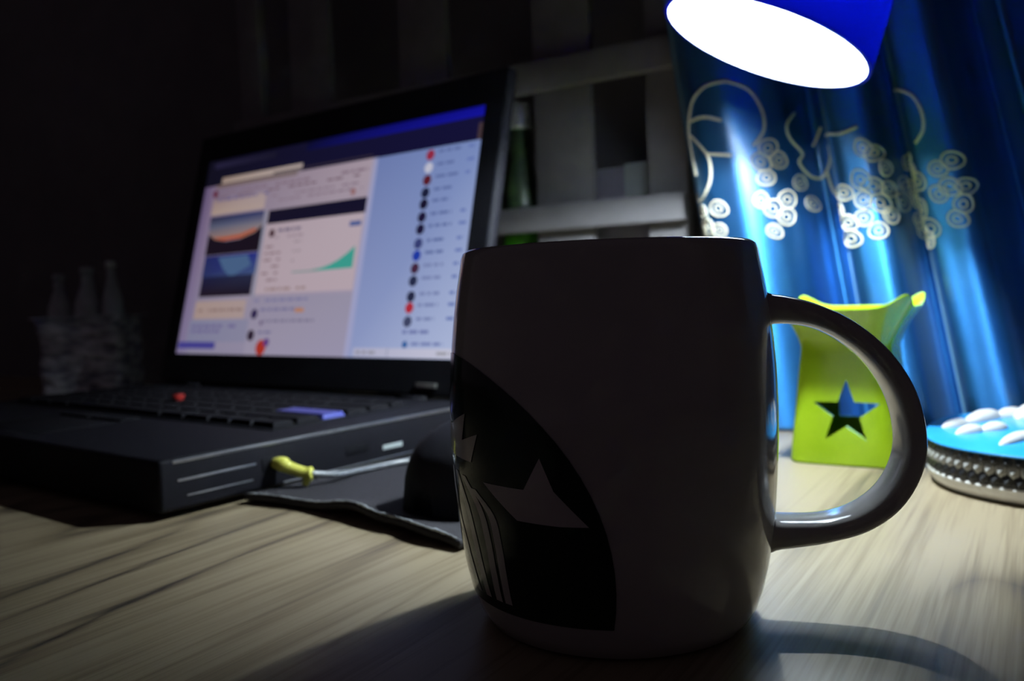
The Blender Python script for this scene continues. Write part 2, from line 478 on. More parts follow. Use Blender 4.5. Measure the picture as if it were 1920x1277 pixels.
for x0, x1 in ((-0.034, -0.0015), (0.0015, 0.034)):
    obj('touchpad_button', box_me('touchpad_button', (x0, -0.139, ZT - 0.0003), (x1, -0.128, ZT + 0.0012), 0.0004), M['key'], lap)

# lid: its own frame, tilted back 14.6 degrees about the hinge
lid = obj('lid', box_me('laptop_lid', (-HW, 0.0010, 0.0), (HW, 0.0090, 0.2062), 0.0022, 3), M['black_plastic'], lap, (0, 0, 0.0277), (math.radians(-14.55), 0, 0))
SX, SZ0, SH = 0.147, 0.0220, 0.1613
def frame_me(name, x0, x1, z0, z1, X0, X1, Z0, Z1, yf, yb):
    v = []
    for yy in (yf, yb):
        v += [(X0, yy, Z0), (X1, yy, Z0), (X1, yy, Z1), (X0, yy, Z1), (x0, yy, z0), (x1, yy, z0), (x1, yy, z1), (x0, yy, z1)]
    f = []
    for a in range(4):
        b = (a + 1) % 4
        f += [(a, b, b + 4, a + 4), (a + 8, b + 8, b + 12, a + 12), (a, b, b + 8, a + 8), (a + 4, b + 4, b + 12, a + 12)]
    return mesh(name, v, f)
obj('bezel', frame_me('bezel', -SX, SX, SZ0, SZ0 + SH, -HW + 0.001, HW - 0.001, 0.001, 0.2050, -0.0008, 0.0012), M['black_gloss'], lid)
for x in (-0.118, 0.118):
    h = obj('hinge', tube_me('hinge', [(x - 0.012, 0.001, -0.0035), (x + 0.012, 0.001, -0.0035)], 0.0034, 14), M['black_plastic'], lid)
obj('hinge_cap', box_me('hinge_cap', (0.1210, -0.0022, 0.0040), (0.1375, -0.0006, 0.0072), 0.0004), M['steel'], lid)

# --- display picture: coloured pieces in the display's own 0..1 coordinates
SC = []                                   # (poly [(u,v)...], colours per corner)
def rect(u0, v0, u1, v1, c, c2=None, c3=None, c4=None):
    """c at lower left, c2 lower right, c3 upper right, c4 upper left"""
    c2 = c2 or c; c3 = c3 or c2; c4 = c4 or c
    SC.append(([(u0, v0), (u1, v0), (u1, v1), (u0, v1)], [c, c2, c3, c4]))
def dot(u, v, r, c):
    SC.append(([(u + r * 0.55 * math.cos(2 * PI * k / 14), v + r * math.sin(2 * PI * k / 14)) for k in range(14)], [c] * 14))
def poly(p, c): SC.append((p, [c] * len(p)))
def words(u0, v, u1, c, h=0.010, fill=0.72, seed=1):
    rg = random.Random(seed); u = u0
    while u < u1:
        w = rg.uniform(0.010, 0.030)
        if rg.random() < fill: rect(u, v, min(u + w, u1), v + h, c)
        u += w + 0.006
rect(0, 0, 1, 1, (20, 18, 30), (24, 22, 34), (22, 20, 60), (20, 18, 34))
rect(0.42, 0.958, 1.0, 1.0, (16, 16, 60), (22, 22, 165), (18, 18, 150), (14, 14, 40))
rect(0.03, 0.955, 0.30, 0.985, (38, 34, 62), (26, 24, 44))
rect(0.985, 0.86, 1.0, 0.93, (70, 55, 60))
# page body, side margin and right hand panel
rect(0.0, 0.0, 0.690, 0.862, (140, 134, 158), (160, 152, 178), (172, 156, 168), (120, 104, 128))  # viewing-angle dimming of the screen's left side is put into these colours
rect(0.0, 0.0, 0.052, 0.862, (128, 116, 152), (138, 130, 160), (130, 112, 138), (96, 80, 118))
rect(0.676, 0.0, 1.0, 0.860, (148, 160, 204), (182, 194, 228), (124, 144, 196), (112, 128, 180))
rect(0.670, 0.0, 0.690, 0.855, (168, 168, 204), (160, 164, 204), (150, 158, 200), (170, 158, 178))
rect(0.075, 0.868, 0.415, 0.900, (170, 150, 140), (176, 160, 156), (180, 165, 160), (150, 128, 118))
rect(0.30, 0.872, 0.67, 0.880, (52, 44, 58))
rect(0.055, 0.845, 0.40, 0.864, (118, 98, 98), (128, 112, 114))
words(0.08, 0.812, 0.66, (132, 112, 128), 0.012, 0.8, 3); words(0.06, 0.79, 0.64, (120, 98, 112), 0.010, 0.8, 4)
words(0.31, 0.755, 0.64, (140, 122, 138), 0.010, 0.8, 5); words(0.31, 0.73, 0.65, (138, 120, 136), 0.010, 0.8, 6)
dot(0.055, 0.818, 0.020, (96, 30, 50)); dot(0.62, 0.722, 0.016, (150, 108, 110))
rect(0.050, 0.705, 0.285, 0.785, (172, 150, 138), (178, 158, 152), (168, 150, 152), (150, 128, 128))
words(0.05, 0.775, 0.30, (104, 96, 140), 0.010, 0.9, 8)
# two pictures down the left column
rect(0.052, 0.640, 0.290, 0.695, (92, 96, 118), (110, 108, 128), (38, 48, 98), (26, 26, 58))
rect(0.055, 0.570, 0.292, 0.640, (150, 118, 108), (168, 132, 118), (120, 118, 132), (92, 96, 118))
poly([(0.055, 0.495), (0.295, 0.495), (0.294, 0.625), (0.26, 0.590), (0.20, 0.566), (0.14, 0.562), (0.09, 0.575), (0.055, 0.605)], (28, 20, 32))
poly([(0.075, 0.586), (0.13, 0.566), (0.20, 0.570), (0.27, 0.602), (0.26, 0.612), (0.20, 0.588), (0.13, 0.584)], (176, 84, 50))
rect(0.058, 0.385, 0.292, 0.492, (44, 52, 96), (66, 84, 128), (40, 48, 130), (36, 42, 96))
poly([(0.12, 0.480), (0.25, 0.482), (0.27, 0.43), (0.19, 0.375), (0.15, 0.42)], (74, 100, 138))
rect(0.060, 0.284, 0.288, 0.385, (34, 22, 32), (30, 22, 34), (40, 44, 72), (30, 32, 66))
rect(0.292, 0.270, 0.304, 0.690, (140, 140, 160))
rect(0.052, 0.173, 0.276, 0.262, (168, 146, 140), (172, 152, 150))
words(0.07, 0.21, 0.27, (140, 116, 112), 0.012, 0.8, 9)
rect(0.040, 0.060, 0.300, 0.168, (130, 130, 158), (140, 138, 164))
words(0.053, 0.130, 0.25, (112, 104, 148), 0.014, 0.85, 10); words(0.053, 0.105, 0.18, (112, 104, 148), 0.014, 0.85, 11)
rect(0.004, 0.026, 0.172, 0.060, (70, 66, 142))
# post with header bar and green graph
rect(0.305, 0.285, 0.668, 0.690, (182, 164, 174), (188, 170, 180), (186, 170, 180), (176, 158, 168))
rect(0.308, 0.622, 0.672, 0.690, (24, 20, 42), (26, 22, 46), (22, 20, 44), (26, 22, 40))
rect(0.625, 0.566, 0.664, 0.588, (80, 96, 150))
dot(0.336, 0.575, 0.020, (66, 36, 46)); words(0.36, 0.578, 0.45, (110, 100, 124), 0.014, 0.9, 12)
words(0.35, 0.548, 0.46, (152, 134, 146), 0.010, 0.8, 13)
for i in range(6): words(0.320, 0.505 - i * 0.032, 0.385, (138, 116, 124), 0.010, 0.9, 20 + i)
for i in range(3): words(0.430, 0.52 - i * 0.045, 0.46, (152, 138, 146), 0.008, 0.9, 30 + i)
poly([(0.445, 0.376), (0.656, 0.382), (0.656, 0.478), (0.630, 0.446), (0.604, 0.421), (0.575, 0.402), (0.548, 0.391), (0.50, 0.383)], (62, 160, 146))
rect(0.44, 0.376, 0.54, 0.384, (130, 150, 150))
words(0.32, 0.300, 0.50, (150, 128, 128), 0.012, 0.7, 40)
# comments
rect(0.300, 0.0, 0.670, 0.272, (158, 150, 172), (160, 154, 180), (156, 150, 172), (150, 142, 164))
words(0.31, 0.250, 0.52, (120, 118, 158), 0.010, 0.8, 41); words(0.34, 0.205, 0.50, (120, 116, 152), 0.012, 0.9, 42)
dot(0.318, 0.192, 0.024, (48, 38, 78)); rect(0.475, 0.196, 0.508, 0.214, (184, 128, 96))
words(0.36, 0.152, 0.55, (126, 120, 146), 0.012, 0.9, 43); dot(0.352, 0.150, 0.012, (110, 96, 128))
dot(0.318, 0.092, 0.026, (46, 34, 52)); words(0.345, 0.100, 0.40, (120, 116, 150), 0.012, 0.9, 44)
dot(0.366, 0.036, 0.036, (170, 52, 40)); dot(0.385, 0.060, 0.020, (96, 62, 130))
# contact list of the right hand panel
cols = [(150, 44, 70), (196, 196, 214), (92, 30, 44), (30, 34, 62), (26, 22, 48), (30, 24, 56), (30, 26, 58), (58, 66, 120), (34, 60, 168), (70, 40, 66), (40, 46, 76), (40, 44, 72), (178, 46, 62), (66, 72, 104)]
vv = [0.83, 0.776, 0.724, 0.671, 0.624, 0.57, 0.52, 0.461, 0.412, 0.36, 0.309, 0.246, 0.201, 0.146]
for i, (c, v) in enumerate(zip(cols, vv)):
    dot(0.856, v, 0.0225, c)
    g = (96, 112, 164) if i < 9 else (122, 134, 180)
    words(0.880, v + 0.004, 0.925 + 0.025 * random.Random(i).random(), g, 0.012, 1.0, 60 + i)
    words(0.965, v + 0.004, 0.985, (104, 122, 184), 0.012, 0.7, 80 + i)
words(0.845, 0.098, 0.925, (116, 126, 178), 0.014, 1.0, 100)
dot(0.857, 0.055, 0.014, (44, 96, 160)); words(0.875, 0.052, 0.965, (120, 132, 184), 0.012, 1.0, 101)
rect(0.700, 0.004, 0.998, 0.040, (178, 178, 206), (206, 206, 226)); words(0.71, 0.016, 0.77, (150, 150, 164), 0.012, 0.9, 102); words(0.95, 0.016, 0.99, (160, 160, 172), 0.012, 0.9, 103)
rect(0.806, 0.005, 0.809, 0.040, (150, 152, 180))
sv, sf, scol = [], [], []
for i, (P, C) in enumerate(SC):
    b = len(sv); yy = -0.0000012 * i
    sv += [(-SX + 2 * SX * min(max(u, 0), 1), yy, SZ0 + SH * min(max(v, 0), 1)) for u, v in P]
    sf.append(tuple(range(b, b + len(P)))); scol += [lin(*c) for c in C]
sme = bpy.data.meshes.new('display'); sme.from_pydata(sv, [], sf)
ca = sme.color_attributes.new('picture', 'FLOAT_COLOR', 'POINT')
for i, c in enumerate(scol): ca.data[i].color = c
M['screen'], _e = emit_mat('display_picture', (1, 1, 1, 1), 0.86)
_at = M['screen'].node_tree.nodes.new('ShaderNodeAttribute'); _at.attribute_name = 'picture'
M['screen'].node_tree.links.new(_at.outputs['Color'], _e.inputs[0])
disp = obj('display', sme, M['screen'], lid, (0, 0.0006, 0))
disp['label'] = 'lit display showing a web page with a green graph'

# ------------------------------------------------------------------ mouse mat, mouse, cable
def pad_top(x, y):
    curl = 0.0026 * math.exp(-((y - pad_front(x)) / 0.010) ** 2) * (0.7 + 0.5 * math.sin(x * 55 + 1.0) + 0.25 * math.sin(x * 130))
    return 0.0034 + max(curl, 0)
def pad_front(x):
    return pw(x, [(-0.293, 0.2450), (-0.262, 0.2470), (-0.235, 0.2445), (-0.205, 0.2380), (-0.178, 0.2310), (-0.160, 0.2280)])
nx, ny = 60, 30
x0, x1 = -0.2925, -0.165
pv, pf = [], []
for side_ in (0, 1):
    for i in range(nx + 1):
        x = x0 + (x1 - x0) * i / nx
        for j in range(ny + 1):
            y = pad_front(x) + (0.375 - pad_front(x)) * (j / ny) ** 1.5
            zt = pad_top(x, y)
            pv.append((x, y, zt if side_ == 0 else (max(zt - 0.0026, 0.0002) if j > 3 else zt - 0.0026)))
S1 = (nx + 1) * (ny + 1)
for i in range(nx):
    for j in range(ny):
        a = i * (ny + 1) + j
        pf.append((a, a + ny + 1, a + ny + 2, a + 1)); pf.append((S1 + a, S1 + a + 1, S1 + a + ny + 2, S1 + a + ny + 1))
for i in range(nx):
    for j in (0, ny):
        a = i * (ny + 1) + j; pf.append((a, a + ny + 1, S1 + a + ny + 1, S1 + a))
for j in range(ny):
    for i in (0, nx):
        a = i * (ny + 1) + j; pf.append((a, a + 1, S1 + a + 1, S1 + a))
mmat = thing('mouse_mat', 'black cloth mouse mat with a curled pale edge beside the laptop', 'mouse mat', (x0, 0.30, 0))
obj('mat_cloth', mesh('mat_cloth', [(x - x0 + (y - 0.245) * 0.088, y - 0.30, z) for x, y, z in pv], pf, True), M['pad'], mmat)
edge = []
rg = random.Random(3)
for i in range(121):
    x = x0 + 0.002 + (x1 - x0 - 0.004) * i / 120
    y = pad_front(x) + 0.0004
    edge.append((x - x0 + (y - 0.245) * 0.088, y - 0.30, pad_top(x, y) + 0.0003 + rg.uniform(-0.0002, 0.0002)))
er = [0.00024 + 0.00022 * abs(math.sin(i * 0.21)) * rg.uniform(0.4, 1.3) + 0.00015 * (i / 120) for i in range(121)]
obj('stitched_edge', tube_me('stitched_edge', edge, er, 6), M['pad_edge'], mmat)

mouse = thing('computer_mouse', 'black computer mouse on the mouse mat partly behind the mug', 'mouse', (-0.1900, 0.2990, 0.0036), math.radians(-8))
def mouse_me(name, ya, yb, xa=-1.0, xb=1.0, lift=0.0):
    v, f = [], []; A, B = 22, 18
    for i in range(A + 1):
        y = ya + (yb - ya) * i / A
        t = y / 0.052
        w = 0.029 * (max(1 - abs(t) ** 3.2, 0)) ** 0.5 * (1 - 0.10 * math.cos(t * 2.2))
        hgt = 0.0345 * (max(1 - abs((t + 0.08) / 1.08) ** 2.6, 0)) ** 0.6
        for j in range(B + 1):
            q = xa + (xb - xa) * j / B
            v.append((w * q, y, 0.001 + lift + hgt * (max(1 - abs(q) ** 2.8, 0)) ** 0.55))
    for i in range(A):
        for j in range(B):
            a = i * (B + 1) + j; f.append((a, a + 1, a + B + 2, a + B + 1))
    n0 = len(v)
    v += [(p[0], p[1], 0.0 + lift) for p in v[:n0]] if lift == 0 else [(p[0], p[1], p[2] - 0.0010) for p in v[:n0]]
    for i in range(A):
        for j in range(B):
            a = n0 + i * (B + 1) + j; f.append((a, a + B + 1, a + B + 2, a + 1))
    for i in range(A):
        for j in (0, B):
            a = i * (B + 1) + j; f.append((a, a + B + 1, n0 + a + B + 1, n0 + a))
    for j in range(B):
        for i in (0, A):
            a = i * (B + 1) + j; f.append((a, a + 1, n0 + a + 1, n0 + a))
    return mesh(name, v, f, True)
obj('mouse_body', mouse_me('mouse_body', -0.0515, 0.0515), M['black_plastic'], mouse)
obj('mouse_button', mouse_me('mouse_button', 0.010, 0.049, -0.9, -0.08, 0.0006), M['black_gloss'], mouse)
obj('mouse_button', mouse_me('mouse_button_b', 0.010, 0.049, 0.08, 0.9, 0.0006), M['black_gloss'], mouse)
obj('scroll_wheel', lathe_me('scroll_wheel', [(0, -0.0028), (0.0085, -0.0028), (0.0095, -0.0015), (0.0095, 0.0015), (0.0085, 0.0028), (0, 0.0028)], 24, True, 40), M['key'], mouse, (0, 0.028, 0.0215), (0, PI / 2, 0))

# plug in the laptop's flank with its cable running over the desk behind the mouse
plug = thing('audio_cable', 'yellow plug pushed into the flank of the laptop with grey cable', 'cable', (-0.2925, 0.2625, 0))
jack = [(0.0, 0, 0.0145), (0.0050, 0.001, 0.0140), (0.0065, 0.0020, 0.0128), (0.0130, 0.0060, 0.0098), (0.0160, 0.0078, 0.0094)]
pb = obj('plug', tube_me('plug', catmull(jack, 4), [0.0022, 0.0026, 0.0030, 0.0033, 0.0034, 0.0034, 0.0033, 0.0031, 0.0029, 0.0027, 0.0026, 0.0026, 0.0026, 0.0028, 0.0031, 0.0032, 0.0028], 12), M['yellow'], plug)
obj('plug_tab', tube_me('plug_tab', [(0.0145, 0.0070, 0.0092), (0.0140, 0.0062, 0.0066), (0.0134, 0.0054, 0.0044)], [0.0022, 0.0018, 0.0014], 10), M['yellow'], plug)
obj('plug_pin', tube_me('plug_pin', [(-0.0080, -0.0016, 0.0150), (0.001, 0.0001, 0.0144)], 0.0007, 8), M['steel'], plug)
cpts = [(0.0155, 0.0076, 0.0094), (0.0190, 0.0200, 0.0070), (0.0175, 0.0400, 0.0052), (0.0215, 0.0600, 0.0050), (0.0330, 0.0750, 0.0052), (0.0550, 0.0830, 0.0054), (0.0900, 0.0860, 0.0054)]
obj('cord', tube_me('cord', catmull(cpts, 8), 0.0014, 8), M['cable'], plug)

# ------------------------------------------------------------------ lime ceramic oil burner
BU = Vector((-0.0795, 0.4425, 0))
burner = thing('oil_burner', 'lime green ceramic oil burner with a star cut in its front', 'oil burner', BU)
def squircle(hw, n, w):
    c, s = math.cos(w), math.sin(w)
    return hw * math.copysign(abs(c) ** (2 / n), c), hw * math.copysign(abs(s) ** (2 / n), s)
def loft_me(name, levels, n=72):
    """levels: (half width, z, corner lift, squareness)"""
    v, f = [], []
    for hw, z, cl, ex in levels:
        for k in range(n):
            w = 2 * PI * (k + 0.5) / n
            x, y = squircle(hw, ex, w)
            corner = (abs(math.sin(2 * w))) ** 3
            sc = 1 + 0.10 * corner * (cl / 0.006 if cl > 0 else 0)
            v.append((x * sc, y * sc, z + cl * corner))
    m = len(levels)
    for i in range(m - 1):
        for k in range(n):
            k2 = (k + 1) % n
            f.append((i * n + k, i * n + k2, (i + 1) * n + k2, (i + 1) * n + k))
    f.append(tuple(range(n))[::-1]); f.append(tuple((m - 1) * n + k for k in range(n)))
    return mesh(name, v, f, True)
out_l = [(0.0250, 0.0, 0, 7), (0.0257, 0.0010, 0, 7), (0.0252, 0.0080, 0, 7), (0.0240, 0.0200, 0, 7), (0.0228, 0.0340, 0, 7), (0.0219, 0.0450, 0, 7), (0.0212, 0.0520, 0, 6.5), (0.0211, 0.0560, 0, 6),
         (0.0222, 0.0600, 0.0004, 5.5), (0.0246, 0.0650, 0.0015, 5), (0.0276, 0.0695, 0.0030, 5), (0.0300, 0.0728, 0.0048, 5), (0.0306, 0.0738, 0.0058, 5), (0.0304, 0.0744, 0.0060, 5),
         (0.0294, 0.0738, 0.0056, 5), (0.0266, 0.0700, 0.0030, 5), (0.0232, 0.0655, 0.0014, 4.5), (0.0196, 0.0615, 0, 4), (0.0150, 0.0598, 0, 3), (0.0080, 0.0592, 0, 2)]
bm_me = loft_me('burner_body', out_l)
tmp = obj('burner_tmp', bm_me, M['burner'])
def cutter(me, loc=(0, 0, 0), rot=(0, 0, 0)):
    c = obj('burner_cutter', me, None, None, loc, rot); return c
cav = [(0.0220, -0.002, 0, 7), (0.0215, 0.008, 0, 7), (0.0205, 0.020, 0, 7), (0.0193, 0.034, 0, 7), (0.0183, 0.046, 0, 7), (0.0165, 0.0525, 0, 5)]
star = []
for k in range(10):
    r = 0.0158 if k % 2 == 0 else 0.0064
    w = PI / 2 + k * PI / 5
    star.append((r * math.cos(w), r * math.sin(w)))
cuts = [cutter(loft_me('c1', cav)), cutter(prism_me('c2', star, -0.02, 0.02), (0.0015, -0.024, 0.0250), (PI / 2, 0, 0)),
        cutter(box_me('c3', (-0.0100, 0.0, 0.0170), (0.0165, 0.04, 0.044)))]
for c in cuts:
    md = tmp.modifiers.new('cut', 'BOOLEAN'); md.object = c; md.operation = 'DIFFERENCE'; md.solver = 'EXACT'
bpy.context.view_layer.update()
dg = bpy.context.evaluated_depsgraph_get()
bme = bpy.data.meshes.new_from_object(tmp.evaluated_get(dg))
bme.name = 'burner_body'
for o in [tmp] + cuts: bpy.data.objects.remove(o)
bme.materials.clear()
bme.polygons.foreach_set('use_smooth', [True] * len(bme.polygons))
bme.set_sharp_from_angle(angle=math.radians(38))
obj('burner_body', bme, M['burner'], burner)
obj('tealight_cup', lathe_me('tealight_cup', [(0, 0.0), (0.0135, 0.0), (0.0140, 0.0006), (0.0140, 0.0075), (0.0137, 0.0075), (0.0137, 0.0050), (0, 0.0050)], 32, True, 40), M['steel'], burner, (0, 0.001, 0))

# ------------------------------------------------------------------ blue topped tin on the right
TIN = Vector((0.0500, 0.4240, 0))
tin = thing('tin_box', 'low round-cornered tin with a sky blue lid and white raised petals', 'tin', TIN)
TA, TB, TE = 0.0935, 0.0680, 2.9
def tin_pt(w, k=1.0, d=0.0):
    c, s = math.cos(w), math.sin(w)
    p = Vector(((TA) * math.copysign(abs(c) ** (2 / TE), c), (TB) * math.copysign(abs(s) ** (2 / TE), s), 0)) * k
    return p
NT = 140
def tin_loft(name, lv):
    v, f = [], []
    for off, z in lv:
        for k in range(NT):
            p = tin_pt(2 * PI * k / NT); n = Vector((p.x / TA ** 2, p.y / TB ** 2, 0)).normalized()
            q = p + n * off; v.append((q.x, q.y, z))
    for i in range(len(lv) - 1):
        for k in range(NT):
            k2 = (k + 1) % NT; f.append((i * NT + k, i * NT + k2, (i + 1) * NT + k2, (i + 1) * NT + k))
    f.append(tuple(range(NT))); f.append(tuple((len(lv) - 1) * NT + k for k in range(NT)))
    me = mesh(name, v, f, True); me.set_sharp_from_angle(angle=math.radians(40)); return me
obj('tin_base', tin_loft('tin_base', [(-0.0075, 0.0), (-0.0050, 0.0003), (-0.0028, 0.0016), (-0.0010, 0.0038), (-0.0004, 0.0062), (-0.0010, 0.0070)]), M['tin_white'], tin)
obj('tin_side', tin_loft('tin_side', [(-0.0015, 0.0066), (-0.0013, 0.0190)]), M['tin_black'], tin)
lidp = obj('tin_lid', tin_loft('tin_lid', [(-0.0010, 0.0186), (0.0002, 0.0188), (0.0004, 0.0194), (0.0000, 0.0199), (-0.0010, 0.0201)]), M['tin_blue'], tin)
# three rows of overlapping scales round the side
def scale_me():
    v = [(-0.5, 0, 1), (0.5, 0, 1), (0.5, 0, 0.35), (0.3, 0, 0.08), (0, 0, -0.1), (-0.3, 0, 0.08), (-0.5, 0, 0.35), (0, -1, 0.35)]
    return mesh('scale', v, [(0, 1, 7), (1, 2, 7), (2, 3, 7), (3, 4, 7), (4, 5, 7), (5, 6, 7), (6, 0, 7), (6, 5, 4, 3, 2, 1, 0)])
sm_b = scale_me(); sm_b.materials.append(M['tin_black']); sm_g = scale_me(); sm_g.materials.append(M['tin_grey'])
# even spacing by arc length
arc = [tin_pt(2 * PI * k / 2000) for k in range(2001)]
cum = [0.0]
for a, b in zip(arc, arc[1:]): cum.append(cum[-1] + (b - a).length)
def at_len(s):
    s %= cum[-1]
    lo, hi = 0, 2000
    while hi - lo > 1:
        md = (lo + hi) // 2
        if cum[md] <= s: lo = md
        else: hi = md
    return arc[lo].lerp(arc[hi], (s - cum[lo]) / max(cum[hi] - cum[lo], 1e-9))
cnt = 118; pitch = cum[-1] / cnt
for row, (zt, me) in enumerate(((0.0186, sm_b), (0.0148, sm_g), (0.0110, sm_b))):
    for k in range(cnt):
        p = at_len((k + 0.5 * (row % 2)) * pitch)
        n = Vector((abs(p.x) ** (TE - 1) * math.copysign(1, p.x) / TA ** TE, abs(p.y) ** (TE - 1) * math.copysign(1, p.y) / TB ** TE, 0)).normalized()
        w = p + TIN
        if not (n.y < 0.3 and w.x < 0.03): continue            # the side that faces the room
        q = p - n * 0.0013
        o = obj('scale', me, None, tin, (q.x, q.y, zt - 0.0040), (0, 0, math.atan2(n.y, n.x) + PI / 2))
        o.scale = (pitch * 0.92, 0.0019, 0.0044)
def petal_me():
    v, f = [], []; A, B = 14, 8
    for i in range(A + 1):
        t = i / A; w = (math.sin(PI * t) ** 0.6) * (0.75 + 0.35 * t)
        for j in range(B + 1):
            a = PI * j / B
            v.append((t - 0.5, 0.5 * w * math.cos(a), max(math.sin(a), 0) * w * 0.9))
    for i in range(A):
        for j in range(B):
            k = i * (B + 1) + j; f.append((k, k + 1, k + B + 2, k + B + 1))
    return mesh('petal', v, f, True)
pm = petal_me(); pm.materials.append(M['tin_white'])
petals = [((-0.0376, 0.4200), (-0.0280, 0.4360), 1.0), ((-0.0300, 0.4340), (-0.0170, 0.4680), 1.35), ((-0.0310, 0.4030), (-0.0215, 0.4205), 1.0), ((-0.0225, 0.4140), (-0.0130, 0.4300), 1.05),
          ((-0.0140, 0.3815), (-0.0030, 0.4120), 1.0), ((-0.0100, 0.4580), (0.0040, 0.4780), 2.0), ((-0.0190, 0.4560), (-0.0080, 0.4830), 1.1), ((0.0040, 0.4000), (0.0200, 0.4220), 1.1),
          ((0.0160, 0.4440), (0.0300, 0.4640), 1.5), ((0.0300, 0.3900), (0.0450, 0.4080), 1.1)]
for (ax, ay), (bx, by), fat in petals:
    a, b = Vector((ax, ay, 0)), Vector((bx, by, 0)); c = (a + b) / 2 - TIN
    o = obj('petal', pm, None, tin, (c.x, c.y, 0.0198), (0, 0, math.atan2(by - ay, bx - ax)))
    o.scale = ((b - a).length, 0.0078 * fat, 0.0042 * fat)

# ------------------------------------------------------------------ desk lamp
LC = Vector((-0.1075, 0.4001, 0.1970)); LM = Vector((-0.365, -0.162, -0.917)).normalized(); LR = 0.0490
LBASE = Vector((0.245, 0.285, 0))
lamp = thing('desk_lamp', 'blue shaded desk lamp with its lit mouth hanging over the desk', 'lamp', LBASE)
q = (-LM).to_track_quat('Z', 'Y')
shade_loc = LC - LBASE
so = [(LR, 0.0), (LR - 0.0006, 0.0060), (LR - 0.0022, 0.0200), (LR - 0.0050, 0.0420), (LR - 0.0085, 0.0660), (LR - 0.0160, 0.0880), (LR - 0.0280, 0.0980), (0.0120, 0.1010), (0.0, 0.1010)]
si = [(0.0, 0.0975), (0.0100, 0.0975), (LR - 0.0300, 0.0955), (LR - 0.0190, 0.0865), (LR - 0.0112, 0.0650), (LR - 0.0073, 0.0415), (LR - 0.0043, 0.0200), (LR - 0.0024, 0.0060), (LR - 0.0018, 0.0)]
shade_o = obj('lamp_shade', lathe_me('lamp_shade', si[::-1][0:1] + so, 72, True, 50), M['shade'], lamp, shade_loc)
shade_o.rotation_mode = 'QUATERNION'; shade_o.rotation_quaternion = q
rf = [(a[0] - 0.0002, a[1] + 0.0001) if a[0] > 0 else (0.0, a[1]) for a in si[::-1]]
ro = obj('reflector', lathe_me('reflector', rf + [(0.0, 0.0990), (0.012, 0.0990), (LR - 0.0290, 0.0967), (LR - 0.0178, 0.0873), (LR - 0.0101, 0.0655), (LR - 0.0062, 0.0418), (LR - 0.0033, 0.0200), (LR - 0.0016, 0.0060), (LR - 0.0010, 0.0003), rf[0]], 72, True, 50), M['shade_in'], shade_o)
ro['label'] = 'white inside of the shade'
def across(d): return (Vector(d) - LM * Vector(d).dot(LM)).normalized()
boff = q.inverted() @ (across((0, -1, 0)) * 0.0262 + across((-1, 0, 0)) * 0.008)      # bulb and socket shifted off centre to make the rim cut the light
bulb = obj('bulb', lathe_me('bulb', [(0, -0.0068), (0.0032, -0.0061), (0.0056, -0.0040), (0.0066, 0.0), (0.0061, 0.0034), (0.0050, 0.0084), (0.0, 0.0086)], 20), M['bulb'], shade_o, boff + Vector((0, 0, 0.0340)))
obj('bulb_socket', lathe_me('bulb_socket', [(0.0, 0.0), (0.0056, 0.0), (0.0056, 0.0300), (0.0, 0.0300)], 20, True, 40), M['shade_in'], shade_o, boff + Vector((0, 0, 0.0425)))
neck0 = shade_loc - LM * 0.099
npts = [neck0, neck0 - LM * 0.03, Vector((-0.230, 0.110, 0.365)), Vector((-0.130, 0.100, 0.430)), Vector((-0.030, 0.060, 0.400)), Vector((0.0, 0.02, 0.280)), Vector((0, 0, 0.130)), Vector((0, 0, 0.018))]
obj('gooseneck', tube_me('gooseneck', catmull(npts, 10), 0.0055, 14), M['chrome'], lamp)
obj('lamp_base', lathe_me('lamp_base', [(0, 0), (0.062, 0), (0.064, 0.003), (0.062, 0.012), (0.045, 0.018), (0.012, 0.024), (0.0, 0.025)], 48), M['shade'], lamp)
obj('switch', box_me('lamp_switch', (-0.007, -0.042, 0.015), (0.007, -0.026, 0.021), 0.002), M['black_plastic'], lamp)

# ------------------------------------------------------------------ satin curtain with embroidery
CG = [(-0.196, 0.000), (-0.188, 0.014), (-0.178, 0.0205), (-0.166, 0.0195), (-0.146, 0.0125), (-0.134, 0.004), (-0.120, -0.014), (-0.1125, -0.010), (-0.1090, 0.010), (-0.1060, 0.0172), (-0.100, 0.0188), (-0.092, 0.0192),
      (-0.085, 0.0175), (-0.080, 0.008), (-0.0755, -0.010), (-0.0715, -0.008), (-0.0690, 0.011), (-0.0660, 0.0168), (-0.058, 0.0188), (-0.050, 0.0200), (-0.044, 0.0185), (-0.034, 0.002), (-0.024, -0.012),
      (-0.012, 0.010), (0.004, -0.008), (0.022, 0.012), (0.040, -0.007), (0.060, 0.013), (0.085, -0.008), (0.110, 0.012), (0.14, -0.008), (0.17, 0.012), (0.2, -0.008), (0.23, 0.012), (0.26, -0.006), (0.30, 0.010), (0.34, -0.004)]
def cubic(x, P):
    """monotone cubic through the control points"""
    n = len(P)
    if x <= P[0][0]: return P[0][1]
    if x >= P[-1][0]: return P[-1][1]
    i = max(k for k in range(n - 1) if P[k][0] <= x)
    sl = lambda k: (P[k + 1][1] - P[k][1]) / (P[k + 1][0] - P[k][0])
    def tan(k):
        if k == 0 or k == n - 1: return 0.0
        a, b = sl(k - 1), sl(k)
        return 0.0 if a * b <= 0 else 2 * a * b / (a + b)
    h = P[i + 1][0] - P[i][0]; t = (x - P[i][0]) / h
    return (P[i][1] * (2 * t ** 3 - 3 * t * t + 1) + h * tan(i) * (t ** 3 - 2 * t * t + t)
            + P[i + 1][1] * (3 * t * t - 2 * t ** 3) + h * tan(i + 1) * (t ** 3 - t * t))
def clean(u): return 0.16 + 0.6 * max(0, min(u, 0.10) + 0.11)
